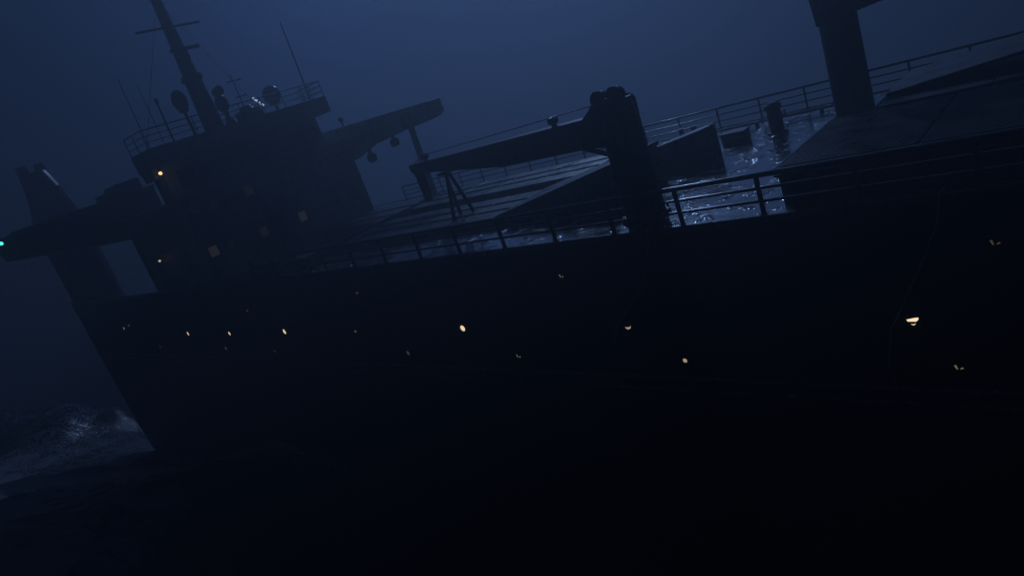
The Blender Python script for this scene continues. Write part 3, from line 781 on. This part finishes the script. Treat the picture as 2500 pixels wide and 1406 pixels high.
# ropes over the side
def rope(p, label):
    pts = []
    n = 24
    for i in range(n + 1):
        a = i / n * (len(p) - 1); k = min(int(a), len(p) - 2); f = a - k
        s = p[k][0] + (p[k + 1][0] - p[k][0]) * f; w = p[k][1] + (p[k + 1][1] - p[k][1]) * f; h = p[k][2] + (p[k + 1][2] - p[k][2]) * f
        pts.append(S(s + .015 * math.sin(i * 1.7), w, h))
    single('rope', G().tube(pts, .026, 6), M_ROPE, pts[0], label, 'rope', 'ropes over the ship side')
rope([(3.55, .10, .09), (3.6, -.09, .06), (3.76, -.10, -.7), (4.35, -.12, -1.9), (5.07, -.14, -3.2), (5.3, -.16, -4.3), (5.2, -.16, -4.8)], 'slack rope hanging down the hull beside the brightest porthole')
rope([(10.9, .10, .09), (11.0, -.09, .06), (11.3, -.10, -.9), (11.7, -.12, -1.7), (13.15, -.14, -3.05), (13.6, -.16, -4.0)], 'thin rope hanging down the hull below the amidships crane')

# ------------------------------------------------------------------ spray where the sea breaks against the stern
def spray():
    n = 5200
    vs, fs = [], []
    for i in range(n):
        if i < 1900:
            c = Vector((rng.normal(-26.5, 4), rng.normal(44.5, 2.4), abs(rng.normal(0, .75)) + .15))
        elif i < 3000:
            c = Vector((rng.normal(-35.5, 4.5), rng.normal(51, 3.2), abs(rng.normal(0, 1.1)) + .2))
        else:
            s = rng.normal(71.5, 3.0); c = SHIP @ S(s, -abs(rng.normal(0, 1.4)) - .05, -14.6 + abs(rng.normal(0, 2.0)))
        r = .012 + .03 * rng.random() ** 3
        q = rng.normal(size=(4, 3)); q /= np.linalg.norm(q, axis=1)[:, None]
        o = len(vs)
        vs += [c + Vector(v) * r for v in q]
        fs += [(o, o + 1, o + 2), (o, o + 2, o + 3), (o, o + 3, o + 1), (o + 1, o + 3, o + 2)]
    me = bpy.data.meshes.new('sea_spray'); me.from_pydata(vs, [], fs)
    me.materials.append(mat('spray_droplets', (.6, .65, .7), .3, 0, .1, 2.0))
    o = bpy.data.objects.new('sea_spray', me); col.objects.link(o)
    tag(o, 'spray thrown up by the sea around the stern', 'spray', kind='stuff')
spray()

def spray_cloud():
    g = G()
    for s, w, h, a, b, c in ((71.5, -1.2, -14.0, 4.2, 2.4, 3.4), (69.5, -1.6, -15.2, 6.0, 3.0, 2.6), (73.2, 1.5, -12.8, 2.0, 2.4, 3.6)):
        g.ball(SHIP @ S(s, w, h), a, b, c, 24, 14)
    me = mesh_of('spray_cloud', g, None, Vector((0, 0, 0)))
    m = bpy.data.materials.new('spray_mist'); m.use_nodes = True
    t = m.node_tree
    for n in list(t.nodes): t.nodes.remove(n)
    o = t.nodes.new('ShaderNodeOutputMaterial'); p = t.nodes.new('ShaderNodeVolumePrincipled')
    p.inputs['Color'].default_value = (.9, .92, .95, 1); p.inputs['Density'].default_value = 0.07; p.inputs['Anisotropy'].default_value = 0.6
    t.links.new(p.outputs[0], o.inputs['Volume'])
    me.materials.append(m)
    ob = bpy.data.objects.new('spray_cloud', me); col.objects.link(ob)
    tag(ob, 'pale mist of spray hanging around the foot of the stern', 'spray', kind='stuff')
spray_cloud()

# ------------------------------------------------------------------ haze
def haze():
    x0, x1, y0, y1, z0, z1 = -345, 345, -85, 415, -5, 33
    v = [(x0, y0, z0), (x1, y0, z0), (x1, y1, z0), (x0, y1, z0), (x0, y0, z1), (x1, y0, z1), (x1, y1, z1), (x0, y1, z1)]
    me = bpy.data.meshes.new('haze')
    me.from_pydata(v, [], [(3, 2, 1, 0), (4, 5, 6, 7), (0, 1, 5, 4), (1, 2, 6, 5), (2, 3, 7, 6), (3, 0, 4, 7)])
    m = bpy.data.materials.new('haze_air'); m.use_nodes = True
    t = m.node_tree
    for n in list(t.nodes): t.nodes.remove(n)
    o = t.nodes.new('ShaderNodeOutputMaterial'); p = t.nodes.new('ShaderNodeVolumePrincipled')
    p.inputs['Color'].default_value = (.50, .53, .58, 1)
    p.inputs['Density'].default_value = 0.0150
    p.inputs['Anisotropy'].default_value = 0.70
    t.links.new(p.outputs[0], o.inputs['Volume'])
    me.materials.append(m)
    ob = bpy.data.objects.new('haze', me); col.objects.link(ob)
    tag(ob, 'blue night sea mist filling the air', 'haze', kind='stuff')
haze()
